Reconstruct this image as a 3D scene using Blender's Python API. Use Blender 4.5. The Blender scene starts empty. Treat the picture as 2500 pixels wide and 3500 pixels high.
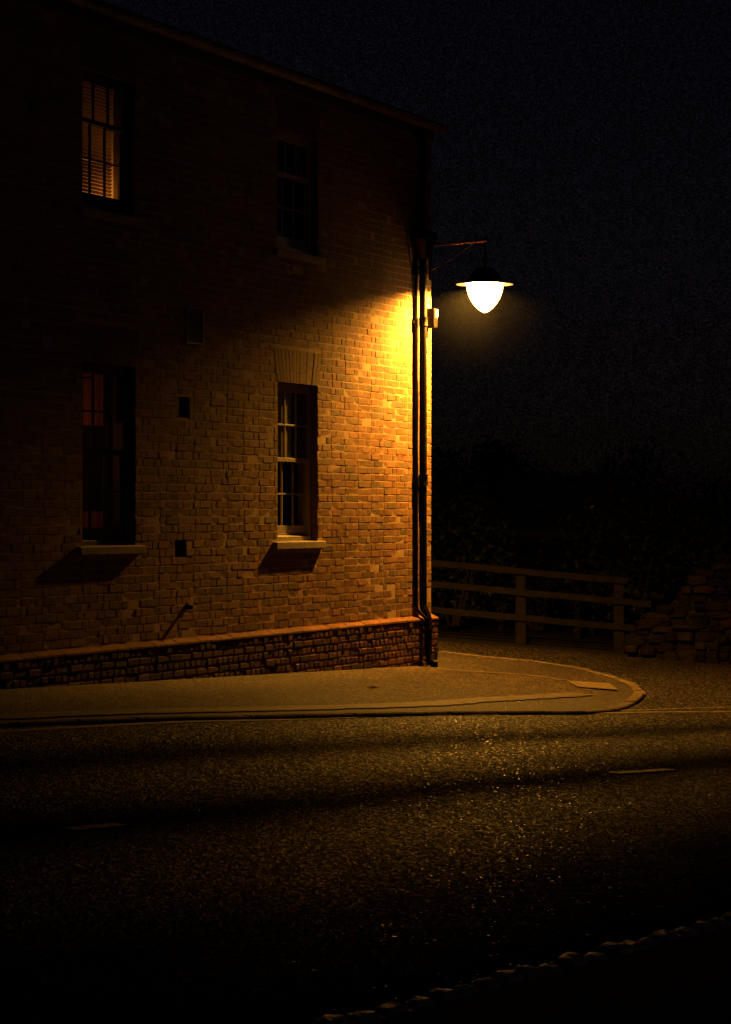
import bpy, math, random
from mathutils import Vector, noise
random.seed(7)
R = random.Random(11)
C = bpy.context.scene.collection
sc = bpy.context.scene

# ------------------------------------------------------------------ frame of reference
F = 9000.0 / 3500.0            # focal length / picture height
EYE = 1.65
ANG = math.atan2(3922.0, 9000.0)
CX, CY = 0.7025, 28.1          # the house corner


def plane(x):
    """the street falls gently towards the right"""
    x = max(-14.0, min(14.0, x))
    return 0.08 * (0.7 - x)


def at(px, py, dz=0.0):
    """ground point that a picture point (2500 x 3500 px) shows"""
    a = (px - 1250) / 9000.0
    b = (py - 1750) / 9000.0
    y = (EYE - 0.056 - dz) / (b - 0.08 * a)
    return (a * y, y)


# ------------------------------------------------------------------ mesh helpers
class MB:
    def __init__(self):
        self.v, self.f, self.c = [], [], []

    def quad(self, a, b, c, d, col=None):
        i = len(self.v)
        self.v += [tuple(a), tuple(b), tuple(c), tuple(d)]
        self.f.append((i, i + 1, i + 2, i + 3)); self.c.append(col)

    def tri(self, a, b, c, col=None):
        i = len(self.v)
        self.v += [tuple(a), tuple(b), tuple(c)]
        self.f.append((i, i + 1, i + 2)); self.c.append(col)

    def hexa(self, p, col=None):
        """p: 8 points, bottom ring 0-3 then top ring 4-7"""
        i = len(self.v)
        self.v += [tuple(q) for q in p]
        for f in ((3, 2, 1, 0), (4, 5, 6, 7), (0, 1, 5, 4), (1, 2, 6, 5), (2, 3, 7, 6), (3, 0, 4, 7)):
            self.f.append(tuple(i + k for k in f)); self.c.append(col)

    def box(self, x0, x1, y0, y1, z0, z1, col=None):
        self.hexa([(x0, y0, z0), (x1, y0, z0), (x1, y1, z0), (x0, y1, z0),
                   (x0, y0, z1), (x1, y0, z1), (x1, y1, z1), (x0, y1, z1)], col)

    def tube(self, pts, r, n=10, col=None, cap=True):
        pts = [Vector(p) for p in pts]
        rs = r if isinstance(r, (list, tuple)) else [r] * len(pts)
        rings = []
        for k, p in enumerate(pts):
            t = (pts[min(k + 1, len(pts) - 1)] - pts[max(k - 1, 0)]).normalized()
            up = Vector((0, 0, 1)) if abs(t.z) < 0.9 else Vector((1, 0, 0))
            a = t.cross(up).normalized(); b = t.cross(a).normalized()
            base = len(self.v)
            for j in range(n):
                th = 2 * math.pi * j / n
                q = p + (a * math.cos(th) + b * math.sin(th)) * rs[k]
                self.v.append(tuple(q))
            rings.append(base)
        for k in range(len(rings) - 1):
            for j in range(n):
                j2 = (j + 1) % n
                self.f.append((rings[k] + j, rings[k] + j2, rings[k + 1] + j2, rings[k + 1] + j)); self.c.append(col)
        if cap:
            self.f.append(tuple(rings[0] + j for j in range(n))); self.c.append(col)
            self.f.append(tuple(rings[-1] + j for j in reversed(range(n)))); self.c.append(col)

    def lathe(self, prof, cx, cy, n=40, col=None):
        rings = []
        for (r, z) in prof:
            base = len(self.v)
            for j in range(n):
                th = 2 * math.pi * j / n
                self.v.append((cx + r * math.cos(th), cy + r * math.sin(th), z))
            rings.append(base)
        for k in range(len(rings) - 1):
            for j in range(n):
                j2 = (j + 1) % n
                self.f.append((rings[k] + j, rings[k] + j2, rings[k + 1] + j2, rings[k + 1] + j)); self.c.append(col)

    def build(self, name, mat, parent=None, smooth=False, bevel=0.0):
        me = bpy.data.meshes.new(name)
        me.from_pydata(self.v, [], self.f)
        if any(c is not None for c in self.c):
            ca = me.color_attributes.new('tint', 'FLOAT_COLOR', 'CORNER')
            buf = []
            for p, c in zip(me.polygons, self.c):
                c = c or (0.3, 0.3, 0.3)
                buf += [c[0], c[1], c[2], 1.0] * p.loop_total
            ca.data.foreach_set('color', buf)
        if smooth:
            me.polygons.foreach_set('use_smooth', [True] * len(me.polygons))
        me.materials.append(mat)
        me.update()
        o = bpy.data.objects.new(name, me)
        C.objects.link(o)
        if parent: o.parent = parent
        if smooth:
            m = o.modifiers.new('split', 'EDGE_SPLIT'); m.split_angle = math.radians(38)
        if bevel:
            m = o.modifiers.new('bevel', 'BEVEL'); m.width = bevel; m.segments = 2
            m.limit_method = 'ANGLE'; m.angle_limit = math.radians(40)
        return o


def tag(o, label=None, cat=None, group=None, kind=None):
    if label: o['label'] = label
    if cat: o['category'] = cat
    if group: o['group'] = group
    if kind: o['kind'] = kind
    return o


def empty(name, loc, rz=0.0):
    o = bpy.data.objects.new(name, None)
    C.objects.link(o)
    o.location = loc; o.rotation_euler = (0, 0, rz)
    o.empty_display_size = 0.3
    return o


# ------------------------------------------------------------------ materials
class NT:
    def __init__(self, name):
        self.m = bpy.data.materials.new(name); self.m.use_nodes = True
        self.t = self.m.node_tree; self.n = self.t.nodes
        self.b = self.n['Principled BSDF']; self.out = self.n['Material Output']

    def add(self, kind, **kw):
        nd = self.n.new(kind)
        for k, v in kw.items():
            if k.startswith('_'): nd.inputs[k[1:].replace('_', ' ')].default_value = v
            else: setattr(nd, k, v)
        return nd

    def link(self, a, b): self.t.links.new(a, b)

    def coord(self): return self.add('ShaderNodeTexCoord').outputs['Object']

    def noise(self, scale, detail=4, rough=0.6, vec=None):
        nd = self.add('ShaderNodeTexNoise'); nd.inputs['Scale'].default_value = scale
        nd.inputs['Detail'].default_value = detail; nd.inputs['Roughness'].default_value = rough
        self.link(vec or self.coord(), nd.inputs['Vector'])
        return nd.outputs['Fac']

    def ramp(self, src, stops, interp='LINEAR'):
        nd = self.add('ShaderNodeValToRGB'); cr = nd.color_ramp; cr.interpolation = interp
        col4 = lambda c: (c, c, c, 1) if not isinstance(c, tuple) else (*c, 1)
        cr.elements[1].position = stops[-1][0]; cr.elements[1].color = col4(stops[-1][1])
        cr.elements[0].position = stops[0][0]; cr.elements[0].color = col4(stops[0][1])
        for p, c in stops[1:-1]:
            cr.elements.new(p).color = col4(c)
        self.link(src, nd.inputs['Fac'])
        return nd.outputs['Color']

    def mix(self, a, b, fac, mode='MIX'):
        nd = self.add('ShaderNodeMix', data_type='RGBA', blend_type=mode)
        for i, v in ((6, a), (7, b), (0, fac)):
            if hasattr(v, 'is_linked'): self.link(v, nd.inputs[i])
            elif isinstance(v, tuple): nd.inputs[i].default_value = (*v, 1)
            else: nd.inputs[i].default_value = v
        return nd.outputs[2]

    def bump(self, src, strength, dist=0.01, prev=None):
        nd = self.add('ShaderNodeBump'); nd.inputs['Strength'].default_value = strength
        nd.inputs['Distance'].default_value = dist
        self.link(src, nd.inputs['Height'])
        if prev: self.link(prev, nd.inputs['Normal'])
        return nd.outputs['Normal']

    def fin(self, col=None, rough=0.8, normal=None, spec=0.5, metal=0.0):
        if col is not None:
            if isinstance(col, tuple): self.b.inputs['Base Color'].default_value = (*col, 1)
            else: self.link(col, self.b.inputs['Base Color'])
        if hasattr(rough, 'is_linked'): self.link(rough, self.b.inputs['Roughness'])
        else: self.b.inputs['Roughness'].default_value = rough
        if hasattr(spec, 'is_linked'): self.link(spec, self.b.inputs['Specular IOR Level'])
        else: self.b.inputs['Specular IOR Level'].default_value = spec
        self.b.inputs['Metallic'].default_value = metal
        if normal: self.link(normal, self.b.inputs['Normal'])
        return self.m


def mat_brick(name, bumpy=0.6):
    t = NT(name)
    a = t.add('ShaderNodeAttribute', attribute_name='tint')
    big = t.ramp(t.noise(1.1, 5), [(0.3, 0.62), (0.7, 1.15)])
    fine = t.ramp(t.noise(38, 6, 0.7), [(0.25, 0.55), (0.75, 1.3)])
    c = t.mix(a.outputs['Color'], big, 1.0, 'MULTIPLY')
    c = t.mix(c, fine, 1.0, 'MULTIPLY')
    pale = t.ramp(t.noise(7, 6, 0.7), [(0.6, 0.0), (0.8, 0.25)])
    c = t.mix(c, (0.32, 0.21, 0.12), pale)
    n = t.bump(t.noise(30, 8, 0.75), bumpy, 0.012)
    n = t.bump(t.noise(140, 3, 0.6), bumpy * 0.6, 0.004, n)
    return t.fin(c, 0.9, n, 0.25)


def mat_noise(name, c0, c1, scale=8, rough=0.8, bump=0.4, dist=0.01, bscale=None, spec=0.4, metal=0.0):
    t = NT(name)
    f = t.noise(scale, 6, 0.65)
    c = t.ramp(f, [(0.3, c0), (0.7, c1)])
    n = t.bump(t.noise(bscale or scale * 5, 5, 0.65), bump, dist)
    return t.fin(c, rough, n, spec, metal)


M = {}
M['brick'] = mat_brick('brick', 0.7)
M['plinth'] = mat_brick('plinth_brick', 0.9)
M['mortar'] = mat_noise('mortar', (0.28, 0.17, 0.09), (0.46, 0.31, 0.18), 6, 0.95, 0.8, 0.010, 60)
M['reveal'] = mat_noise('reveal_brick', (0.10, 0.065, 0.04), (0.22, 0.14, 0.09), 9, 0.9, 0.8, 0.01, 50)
M['stone_sill'] = mat_noise('sill_stone', (0.22, 0.17, 0.12), (0.42, 0.34, 0.25), 9, 0.85, 0.5, 0.006, 70)
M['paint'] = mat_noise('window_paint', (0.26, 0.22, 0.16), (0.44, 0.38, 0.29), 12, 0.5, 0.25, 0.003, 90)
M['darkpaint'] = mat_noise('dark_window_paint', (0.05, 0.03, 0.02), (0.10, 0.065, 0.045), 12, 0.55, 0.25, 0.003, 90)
M['iron'] = mat_noise('black_iron', (0.0025, 0.0022, 0.002), (0.007, 0.0055, 0.0045), 20, 0.5, 0.35, 0.003, 120, 0.14)
M['rust'] = mat_noise('arm_iron', (0.12, 0.065, 0.03), (0.26, 0.15, 0.075), 25, 0.6, 0.4, 0.003, 120)
M['plastic'] = mat_noise('shaded_casing', (0.0022, 0.002, 0.0016), (0.0032, 0.0028, 0.0022), 10, 0.6, 0.1, 0.002, 80, 0.04)  # box casing darkened in colour to stand for its shaded face
M['enamel'] = mat_noise('white_enamel', (0.72, 0.70, 0.66), (0.80, 0.78, 0.74), 10, 0.4, 0.05, 0.001, 80)
M['slate'] = mat_noise('roof_slate', (0.012, 0.012, 0.013), (0.03, 0.028, 0.028), 5, 0.8, 0.5, 0.01, 30)
M['gutter'] = mat_noise('gutter_paint', (0.05, 0.036, 0.03), (0.24, 0.165, 0.14), 6, 0.6, 0.3, 0.004, 50)
M['vent'] = mat_noise('terracotta_vent', (0.06, 0.035, 0.025), (0.13, 0.08, 0.055), 20, 0.8, 0.4, 0.004, 80)
M['grille'] = mat_noise('grille_grey', (0.20, 0.15, 0.12), (0.30, 0.23, 0.19), 20, 0.6, 0.3, 0.004, 80)
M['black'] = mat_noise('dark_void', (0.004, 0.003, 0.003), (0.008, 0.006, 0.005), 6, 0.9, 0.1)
M['wood'] = mat_noise('weathered_wood', (0.003, 0.002, 0.001), (0.026, 0.017, 0.009), 6, 0.85, 0.7, 0.008, 28)
M['rubble'] = mat_brick('rubble_stone', 1.0)
M['kerb'] = mat_noise('kerb_granite', (0.07, 0.05, 0.03), (0.30, 0.22, 0.14), 11, 0.85, 0.8, 0.01, 45)
M['sett'] = mat_noise('pale_granite', (0.30, 0.25, 0.19), (0.62, 0.53, 0.43), 18, 0.5, 0.35, 0.006, 45, 0.6)
M['slab'] = mat_noise('concrete_slab', (0.15, 0.11, 0.06), (0.27, 0.20, 0.11), 9, 0.85, 0.5, 0.005, 80)
M['earth'] = mat_noise('dark_earth', (0.020, 0.017, 0.010), (0.05, 0.042, 0.025), 2.2, 0.95, 0.8, 0.03, 9)
M['nearpave'] = mat_noise('near_pavement_tar', (0.012, 0.010, 0.008), (0.03, 0.026, 0.02), 3, 0.95, 0.6, 0.01, 40, 0.02)
M['inner'] = mat_noise('room_plaster', (0.55, 0.42, 0.28), (0.62, 0.48, 0.32), 3, 0.9, 0.1)
M['leafdry'] = mat_noise('dry_leaf', (0.05, 0.03, 0.015), (0.09, 0.055, 0.03), 40, 0.8, 0.3)
M['render'] = mat_noise('rough_render', (0.16, 0.11, 0.10), (0.30, 0.20, 0.19), 3, 0.9, 0.6, 0.01, 40)


def mat_leaf():
    t = NT('hedge_leaf')
    c = t.ramp(t.noise(3.0, 4), [(0.3, (0.008, 0.011, 0.004)), (0.7, (0.05, 0.06, 0.025))])
    return t.fin(c, 0.6, None, 0.2)


M['leaf'] = mat_leaf()
M['stem'] = mat_noise('hedge_stem', (0.03, 0.02, 0.012), (0.07, 0.05, 0.03), 12, 0.9, 0.6)


def mat_glass():
    t = NT('window_glass')
    t.n.remove(t.b)
    tr = t.add('ShaderNodeBsdfTransparent'); tr.inputs['Color'].default_value = (0.92, 0.92, 0.9, 1)
    gl = t.add('ShaderNodeBsdfGlossy'); gl.inputs['Roughness'].default_value = 0.04
    gl.inputs['Color'].default_value = (1, 1, 1, 1)
    n = t.bump(t.noise(3.5, 2), 0.12, 0.02); t.link(n, gl.inputs['Normal'])
    lw = t.add('ShaderNodeLayerWeight'); lw.inputs['Blend'].default_value = 0.5
    pw = t.add('ShaderNodeMath', operation='POWER'); t.link(lw.outputs['Facing'], pw.inputs[0]); pw.inputs[1].default_value = 5.0
    fr = t.add('ShaderNodeMath', operation='MULTIPLY_ADD'); t.link(pw.outputs[0], fr.inputs[0]); fr.inputs[1].default_value = 0.8; fr.inputs[2].default_value = 0.04
    mx = t.add('ShaderNodeMixShader')
    t.link(fr.outputs[0], mx.inputs[0]); t.link(tr.outputs[0], mx.inputs[1]); t.link(gl.outputs[0], mx.inputs[2])
    t.link(mx.outputs[0], t.out.inputs['Surface'])
    return t.m


M['glass'] = mat_glass()


def mat_bowl():
    t = NT('lit_lamp_bowl')
    t.n.remove(t.b)
    tr = t.add('ShaderNodeBsdfTransparent'); tr.inputs['Color'].default_value = (1, 0.96, 0.9, 1)
    em = t.add('ShaderNodeEmission'); em.inputs['Color'].default_value = (1.0, 0.54, 0.14, 1)
    em.inputs['Strength'].default_value = BOWL
    ad = t.add('ShaderNodeAddShader')
    t.link(tr.outputs[0], ad.inputs[0]); t.link(em.outputs[0], ad.inputs[1])
    t.link(ad.outputs[0], t.out.inputs['Surface'])
    return t.m


BOWL = 8.0
M['bowl'] = mat_bowl()


def mat_translucent(name, col, trans=0.5):
    t = NT(name)
    t.n.remove(t.b)
    d = t.add('ShaderNodeBsdfDiffuse'); d.inputs['Color'].default_value = (*col, 1)
    s = t.add('ShaderNodeBsdfTranslucent'); s.inputs['Color'].default_value = (*col, 1)
    v = t.ramp(t.noise(25, 4), [(0.3, 0.7), (0.7, 1.0)])
    c = t.mix(col, v, 1.0, 'MULTIPLY'); t.link(c, d.inputs['Color']); t.link(c, s.inputs['Color'])
    mx = t.add('ShaderNodeMixShader'); mx.inputs[0].default_value = trans
    t.link(d.outputs[0], mx.inputs[1]); t.link(s.outputs[0], mx.inputs[2])
    t.link(mx.outputs[0], t.out.inputs['Surface'])
    return t.m


M['blind'] = mat_translucent('blind_slat', (0.50, 0.34, 0.22), 0.11)
M['curtain'] = mat_translucent('pale_curtain', (0.62, 0.58, 0.46), 0.3)
M['glintcloth'] = mat_translucent('glint_cloth', (0.50, 0.19, 0.10), 0.6)


def mat_asphalt(name, lo, hi, banded=False, rough=0.55, spec=0.5, sp=1.0):
    t = NT(name)
    co = t.coord()
    base = t.ramp(t.noise(1.6, 6, 0.7, co), [(0.3, lo), (0.72, hi)])
    vo = t.add('ShaderNodeTexVoronoi', feature='F1'); vo.inputs['Scale'].default_value = 70
    st_ = t.add('ShaderNodeMapping'); st_.inputs['Scale'].default_value = (1.0, 0.38, 1.0); t.link(co, st_.inputs['Vector'])
    t.link(st_.outputs[0], vo.inputs['Vector'])
    cell = t.add('ShaderNodeSeparateColor'); t.link(vo.outputs['Color'], cell.inputs[0])
    bright = t.ramp(cell.outputs[0], [(0.0, 0.3), (0.5, 0.6), (0.8, 1.3), (0.95, 3.2 * sp)])
    c = t.mix(base, bright, 1.0, 'MULTIPLY')
    grit = t.ramp(t.noise(160, 3, 0.7, co), [(0.3, 0.6), (0.7, 1.5)])
    c = t.mix(c, grit, 1.0, 'MULTIPLY')
    n = t.bump(vo.outputs['Distance'], 0.9, 0.008)
    n = t.bump(t.noise(55, 5, 0.7, co), 0.7, 0.012, n)
    n = t.bump(t.noise(2.2, 4, 0.6, co), 0.35, 0.05, n)
    sp_out = spec
    if banded:
        a = t.add('ShaderNodeAttribute', attribute_name='across')
        wob = t.add('ShaderNodeMath', operation='MULTIPLY_ADD')
        t.link(t.noise(0.35, 3, 0.5, co), wob.inputs[0]); wob.inputs[1].default_value = 0.06
        t.link(a.outputs['Fac'], wob.inputs[2])
        sub = t.add('ShaderNodeMath', operation='SUBTRACT'); t.link(wob.outputs[0], sub.inputs[0]); sub.inputs[1].default_value = 0.03
        band = t.ramp(sub.outputs[0], [(0.0, 0.0), (0.17, 0.16), (0.36, 1.0), (0.50, 0.08), (0.67, 1.0), (0.80, 0.22), (0.93, 0.85), (1.0, 0.9)], 'EASE')
        # oily wheel-track strips, with shade of dips and near edge painted in too
        dk = t.add('ShaderNodeBsdfDiffuse'); dk.inputs['Roughness'].default_value = 0.8
        c2 = t.mix(c, (0.25, 0.25, 0.25), 1.0, 'MULTIPLY'); t.link(c2, dk.inputs['Color']); t.link(n, dk.inputs['Normal'])
        spk = t.ramp(cell.outputs[0], [(0.0, 0.12), (0.45, 0.28), (0.78, 0.6), (0.93, 1.0)])
        fb = t.mix(band, spk, 1.0, 'MULTIPLY')
        mx = t.add('ShaderNodeMixShader'); t.link(fb, mx.inputs[0]); t.link(dk.outputs[0], mx.inputs[1]); t.link(t.b.outputs[0], mx.inputs[2])
        t.link(mx.outputs[0], t.out.inputs['Surface'])
    return t.fin(c, rough, n, sp_out)


M['asphalt'] = mat_asphalt('road_asphalt', (0.047, 0.037, 0.028), (0.088, 0.069, 0.052), True, 0.56, 0.75)
M['pave'] = mat_asphalt('pavement_asphalt', (0.045, 0.033, 0.022), (0.078, 0.056, 0.036), False, 0.7, 0.4, 0.8)
M['footway'] = mat_asphalt('footway_asphalt', (0.044, 0.029, 0.017), (0.128, 0.085, 0.047), False, 0.75, 0.3, 0.9)


def mat_paintline(name, lo, hi, under):
    t = NT(name)
    co = t.coord()
    f = t.ramp(t.noise(9, 7, 0.75, co), [(0.36, 0.0), (0.56, 1.0)])
    g = t.ramp(t.noise(60, 3, 0.7, co), [(0.3, lo), (0.7, hi)])
    c = t.mix(under, g, f)
    n = t.bump(t.noise(60, 5, 0.7, co), 0.6, 0.008)
    return t.fin(c, 0.7, n, 0.4)


M['line'] = mat_paintline('worn_road_paint', (0.28, 0.20, 0.10), (0.5, 0.37, 0.19), (0.07, 0.055, 0.036))
M['edging'] = mat_paintline('worn_edging', (0.14, 0.10, 0.05), (0.27, 0.19, 0.10), (0.07, 0.052, 0.03))

# ------------------------------------------------------------------ camera
cam = bpy.data.cameras.new('camera'); co_ = bpy.data.objects.new('camera', cam); C.objects.link(co_)
co_.location = (0, 0, EYE); co_.rotation_euler = (math.radians(90), 0, 0)
cam.sensor_fit = 'VERTICAL'; cam.sensor_height = 36; cam.sensor_width = 36
cam.lens = 36 * F; cam.clip_end = 3000; cam.clip_start = 0.1
sc.camera = co_

# ------------------------------------------------------------------ the house
HOUSE = empty('brick_house', (CX, CY, 0), math.pi + (math.pi / 2 - ANG))
# local axes: x runs along the front from the corner towards the viewer's left, y points out of the front wall
# check: local x must be (-sin a, -cos a)
HOUSE.rotation_euler = (0, 0, math.atan2(-math.cos(ANG), -math.sin(ANG)))
tag(HOUSE, 'two-storey brown brick house with sash windows, filling the left side of the street corner', 'house')


def house_pt(s, n, z):
    return Vector((CX - s * math.sin(ANG) + n * math.cos(ANG), CY - s * math.cos(ANG) - n * math.sin(ANG), z))


LEN = 11.0
TOP = 5.67
PL = 0.565          # top of the plinth cap
COURSE = 0.0698
PERIOD = 0.324

WR = (2.911, 3.811)
WL = (6.581, 7.473)
LOZ = (1.373, 2.868)
UPZ = (4.114, 5.24)
openings = [(WR, LOZ), (WL, LOZ), (WR, UPZ), (WL, UPZ)]
VENTS = [(5.60, 5.80, 2.47, 2.65, 'air_brick'), (5.66, 5.87, 1.235, 1.425, 'air_brick')]
GRILLE = (5.36, 5.66, 3.13, 3.43)
ARCH_H = 0.315


def holes_at(z):
    hs = []
    for (s0, s1), (z0, z1) in openings:
        if z0 - 0.072 <= z <= z1: hs.append((s0, s1))
        if z0 - 0.09 < z < z0 + 0.002: hs.append((s0 - 0.11, s1 + 0.11))
        if z1 < z < z1 + ARCH_H:
            k = (z - z1) * 0.30
            hs.append((s0 - k, s1 + k))
    for (s0, s1, z0, z1, _) in VENTS:
        if z0 <= z <= z1: hs.append((s0, s1))
    s0, s1, z0, z1 = GRILLE
    if z0 <= z <= z1: hs.append((s0, s1))
    return hs


def clip(a, b, hs):
    segs = [(a, b)]
    for h0, h1 in hs:
        out = []
        for x0, x1 in segs:
            if h1 <= x0 or h0 >= x1: out.append((x0, x1)); continue
            if h0 > x0: out.append((x0, h0))
            if h1 < x1: out.append((h1, x1))
        segs = out
    return segs


def brick_col():
    r = R.random()
    if r < 0.07: c = (0.17, 0.105, 0.065)
    elif r < 0.17: c = (0.18, 0.115, 0.06)
    elif r < 0.30: c = (0.28, 0.135, 0.062)
    elif r < 0.36: c = (0.27, 0.165, 0.085)
    else: c = (0.245, 0.122, 0.056)
    k = R.uniform(0.86, 1.13)
    return tuple(x * k for x in c)


def add_brick(mb, x0, x1, z0, z1, y, back, col, ch=0.0024, j=0.0015):
    """one worn brick: rough arrises, front face set a few mm in or out"""
    def q(v, a): return v + R.uniform(-a, a)
    ty = R.uniform(-0.0015, 0.0015); tz = R.uniform(-0.0015, 0.0015)
    b = [(x0, back, z0), (x1, back, z0), (x1, back, z1), (x0, back, z1)]
    m = [(q(x0, j), y - ch, q(z0, j)), (q(x1, j), y - ch, q(z0, j)), (q(x1, j), y - ch, q(z1, j)), (q(x0, j), y - ch, q(z1, j))]
    f = [(q(x0 + ch, j), y - ty - tz, q(z0 + ch, j)), (q(x1 - ch, j), y + ty - tz, q(z0 + ch, j)),
         (q(x1 - ch, j), y + ty + tz, q(z1 - ch, j)), (q(x0 + ch, j), y - ty + tz, q(z1 - ch, j))]
    i = len(mb.v)
    mb.v += b + m + f
    for k in range(4):
        k2 = (k + 1) % 4
        mb.f.append((i + k, i + k2, i + 4 + k2, i + 4 + k)); mb.c.append(col)
        mb.f.append((i + 4 + k, i + 4 + k2, i + 8 + k2, i + 8 + k)); mb.c.append(col)
    mb.f.append((i + 8, i + 9, i + 10, i + 11)); mb.c.append(col)


def flip(mb):
    mb.f = [tuple(reversed(f)) for f in mb.f]


# --- the brick face of the front wall
wb = MB()
z = PL
row = 0
while z < TOP:
    z1 = min(z + COURSE, TOP)
    hs = holes_at((z + z1) / 2)
    x = 0.0
    head = (row % 2 == 1)
    first = True
    zo = R.uniform(-0.002, 0.002)
    while x < LEN:
        w = PERIOD / 3 if head else PERIOD * 2 / 3
        w *= R.uniform(0.975, 1.025)
        for a, b in clip(x, x + w, hs):
            if b - a < 0.02: continue
            jn = 0.0052
            yo = R.gauss(0, 0.0008) - (0.004 if R.random() < 0.03 else 0)
            # courses sag very slightly along the wall
            dz = 0.006 * noise.noise(Vector((a * 0.5, row * 0.11, 3.0)))
            add_brick(wb, a + (0.0 if a < 0.001 else jn) + R.uniform(0, 0.002), b - jn - R.uniform(0, 0.002),
                      z + jn + zo + dz, z1 - jn + zo + dz, yo, -0.09, brick_col())
        x += w; head = not head
    z += COURSE; row += 1
# --- flat arches of rubbed bricks over the windows
for (s0, s1), (z0, z1) in openings:
    nb = 13
    k = ARCH_H * 0.30
    zt = min(z1 + ARCH_H, TOP - 0.02)
    for i in range(nb):
        a0 = s0 + (s1 - s0) * i / nb; a1 = s0 + (s1 - s0) * (i + 1) / nb
        b0 = s0 - k + (s1 - s0 + 2 * k) * i / nb; b1 = s0 - k + (s1 - s0 + 2 * k) * (i + 1) / nb
        g = 0.0025
        kk = R.uniform(0.85, 1.1); col = (0.215 * kk, 0.115 * kk, 0.055 * kk)
        y = R.uniform(-0.002, 0.003)
        lo, hi = z1 + 0.003, zt - 0.004
        cut = lo + (hi - lo) * R.choice([0.36, 0.64])
        for p, q in ((lo, cut - 0.002), (cut + 0.002, hi)):
            f0 = (p - lo) / (hi - lo); f1 = (q - lo) / (hi - lo)
            L = lambda f: a0 + (b0 - a0) * f + g
            H = lambda f: a1 + (b1 - a1) * f - g
            wb.hexa([(L(f0), -0.09, p), (H(f0), -0.09, p), (H(f0), y, p), (L(f0), y, p),
                     (L(f1), -0.09, q), (H(f1), -0.09, q), (H(f1), y, q), (L(f1), y, q)], col)
bricks = wb.build('brick_face', M['brick'], HOUSE)

# --- mortar sheet behind the bricks, with the openings left out, and the reveals
mo = MB()
xs = sorted(set([0.006, LEN, WR[0], WR[1], WL[0], WL[1]] + [v for t in VENTS for v in t[:2]] + list(GRILLE[:2])))
zs = sorted(set([-0.4, TOP, LOZ[0], LOZ[1], UPZ[0], UPZ[1]] + [v for t in VENTS for v in t[2:4]] + list(GRILLE[2:4])))


def is_hole(x, z):
    for (s0, s1), (z0, z1) in openings:
        if s0 < x < s1 and z0 < z < z1: return True
    for (s0, s1, z0, z1, _) in VENTS:
        if s0 < x < s1 and z0 < z < z1: return True
    s0, s1, z0, z1 = GRILLE
    return s0 < x < s1 and z0 < z < z1


YM = -0.0022
for i in range(len(xs) - 1):
    for j in range(len(zs) - 1):
        if is_hole((xs[i] + xs[i + 1]) / 2, (zs[j] + zs[j + 1]) / 2): continue
        mo.quad((xs[i], YM, zs[j]), (xs[i + 1], YM, zs[j]), (xs[i + 1], YM, zs[j + 1]), (xs[i], YM, zs[j + 1]))
mo.build('wall', M['mortar'], HOUSE)
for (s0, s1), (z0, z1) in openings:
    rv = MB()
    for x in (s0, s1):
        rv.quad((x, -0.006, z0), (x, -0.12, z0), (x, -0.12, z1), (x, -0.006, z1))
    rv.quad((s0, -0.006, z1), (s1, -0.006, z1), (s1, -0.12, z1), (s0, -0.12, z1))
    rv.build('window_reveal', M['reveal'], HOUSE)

# --- the other walls (never face the viewer): far side of the corner, back, left
ow = MB()
DEP = -7.0
ow.quad((0.006, -0.0095, -0.4), (0.006, DEP, -0.4), (0.006, DEP, TOP), (0.006, -0.0095, TOP))
ow.quad((0.006, DEP, -0.4), (LEN, DEP, -0.4), (LEN, DEP, TOP), (0.006, DEP, TOP))
ow.quad((LEN, DEP, -0.4), (LEN, -0.01, -0.4), (LEN, -0.01, TOP), (LEN, DEP, TOP))


def mat_return():
    t = NT('return_brick')
    mp = t.add('ShaderNodeMapping'); mp.inputs['Rotation'].default_value = (math.radians(90), 0, math.radians(90))
    t.link(t.coord(), mp.inputs['Vector'])
    b = t.add('ShaderNodeTexBrick'); b.inputs['Scale'].default_value = 1.0
    b.inputs['Color1'].default_value = (0.3, 0.18, 0.1, 1); b.inputs['Color2'].default_value = (0.2, 0.12, 0.07, 1)
    b.inputs['Mortar'].default_value = (0.3, 0.24, 0.17, 1); b.inputs['Mortar Size'].default_value = 0.006
    b.inputs['Brick Width'].default_value = 0.216; b.inputs['Row Height'].default_value = COURSE
    t.link(mp.outputs[0], b.inputs['Vector'])
    return t.fin(b.outputs['Color'], 0.9, t.bump(t.noise(40, 6), 0.5), 0.3)


ow.build('side_wall', mat_return(), HOUSE)

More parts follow.
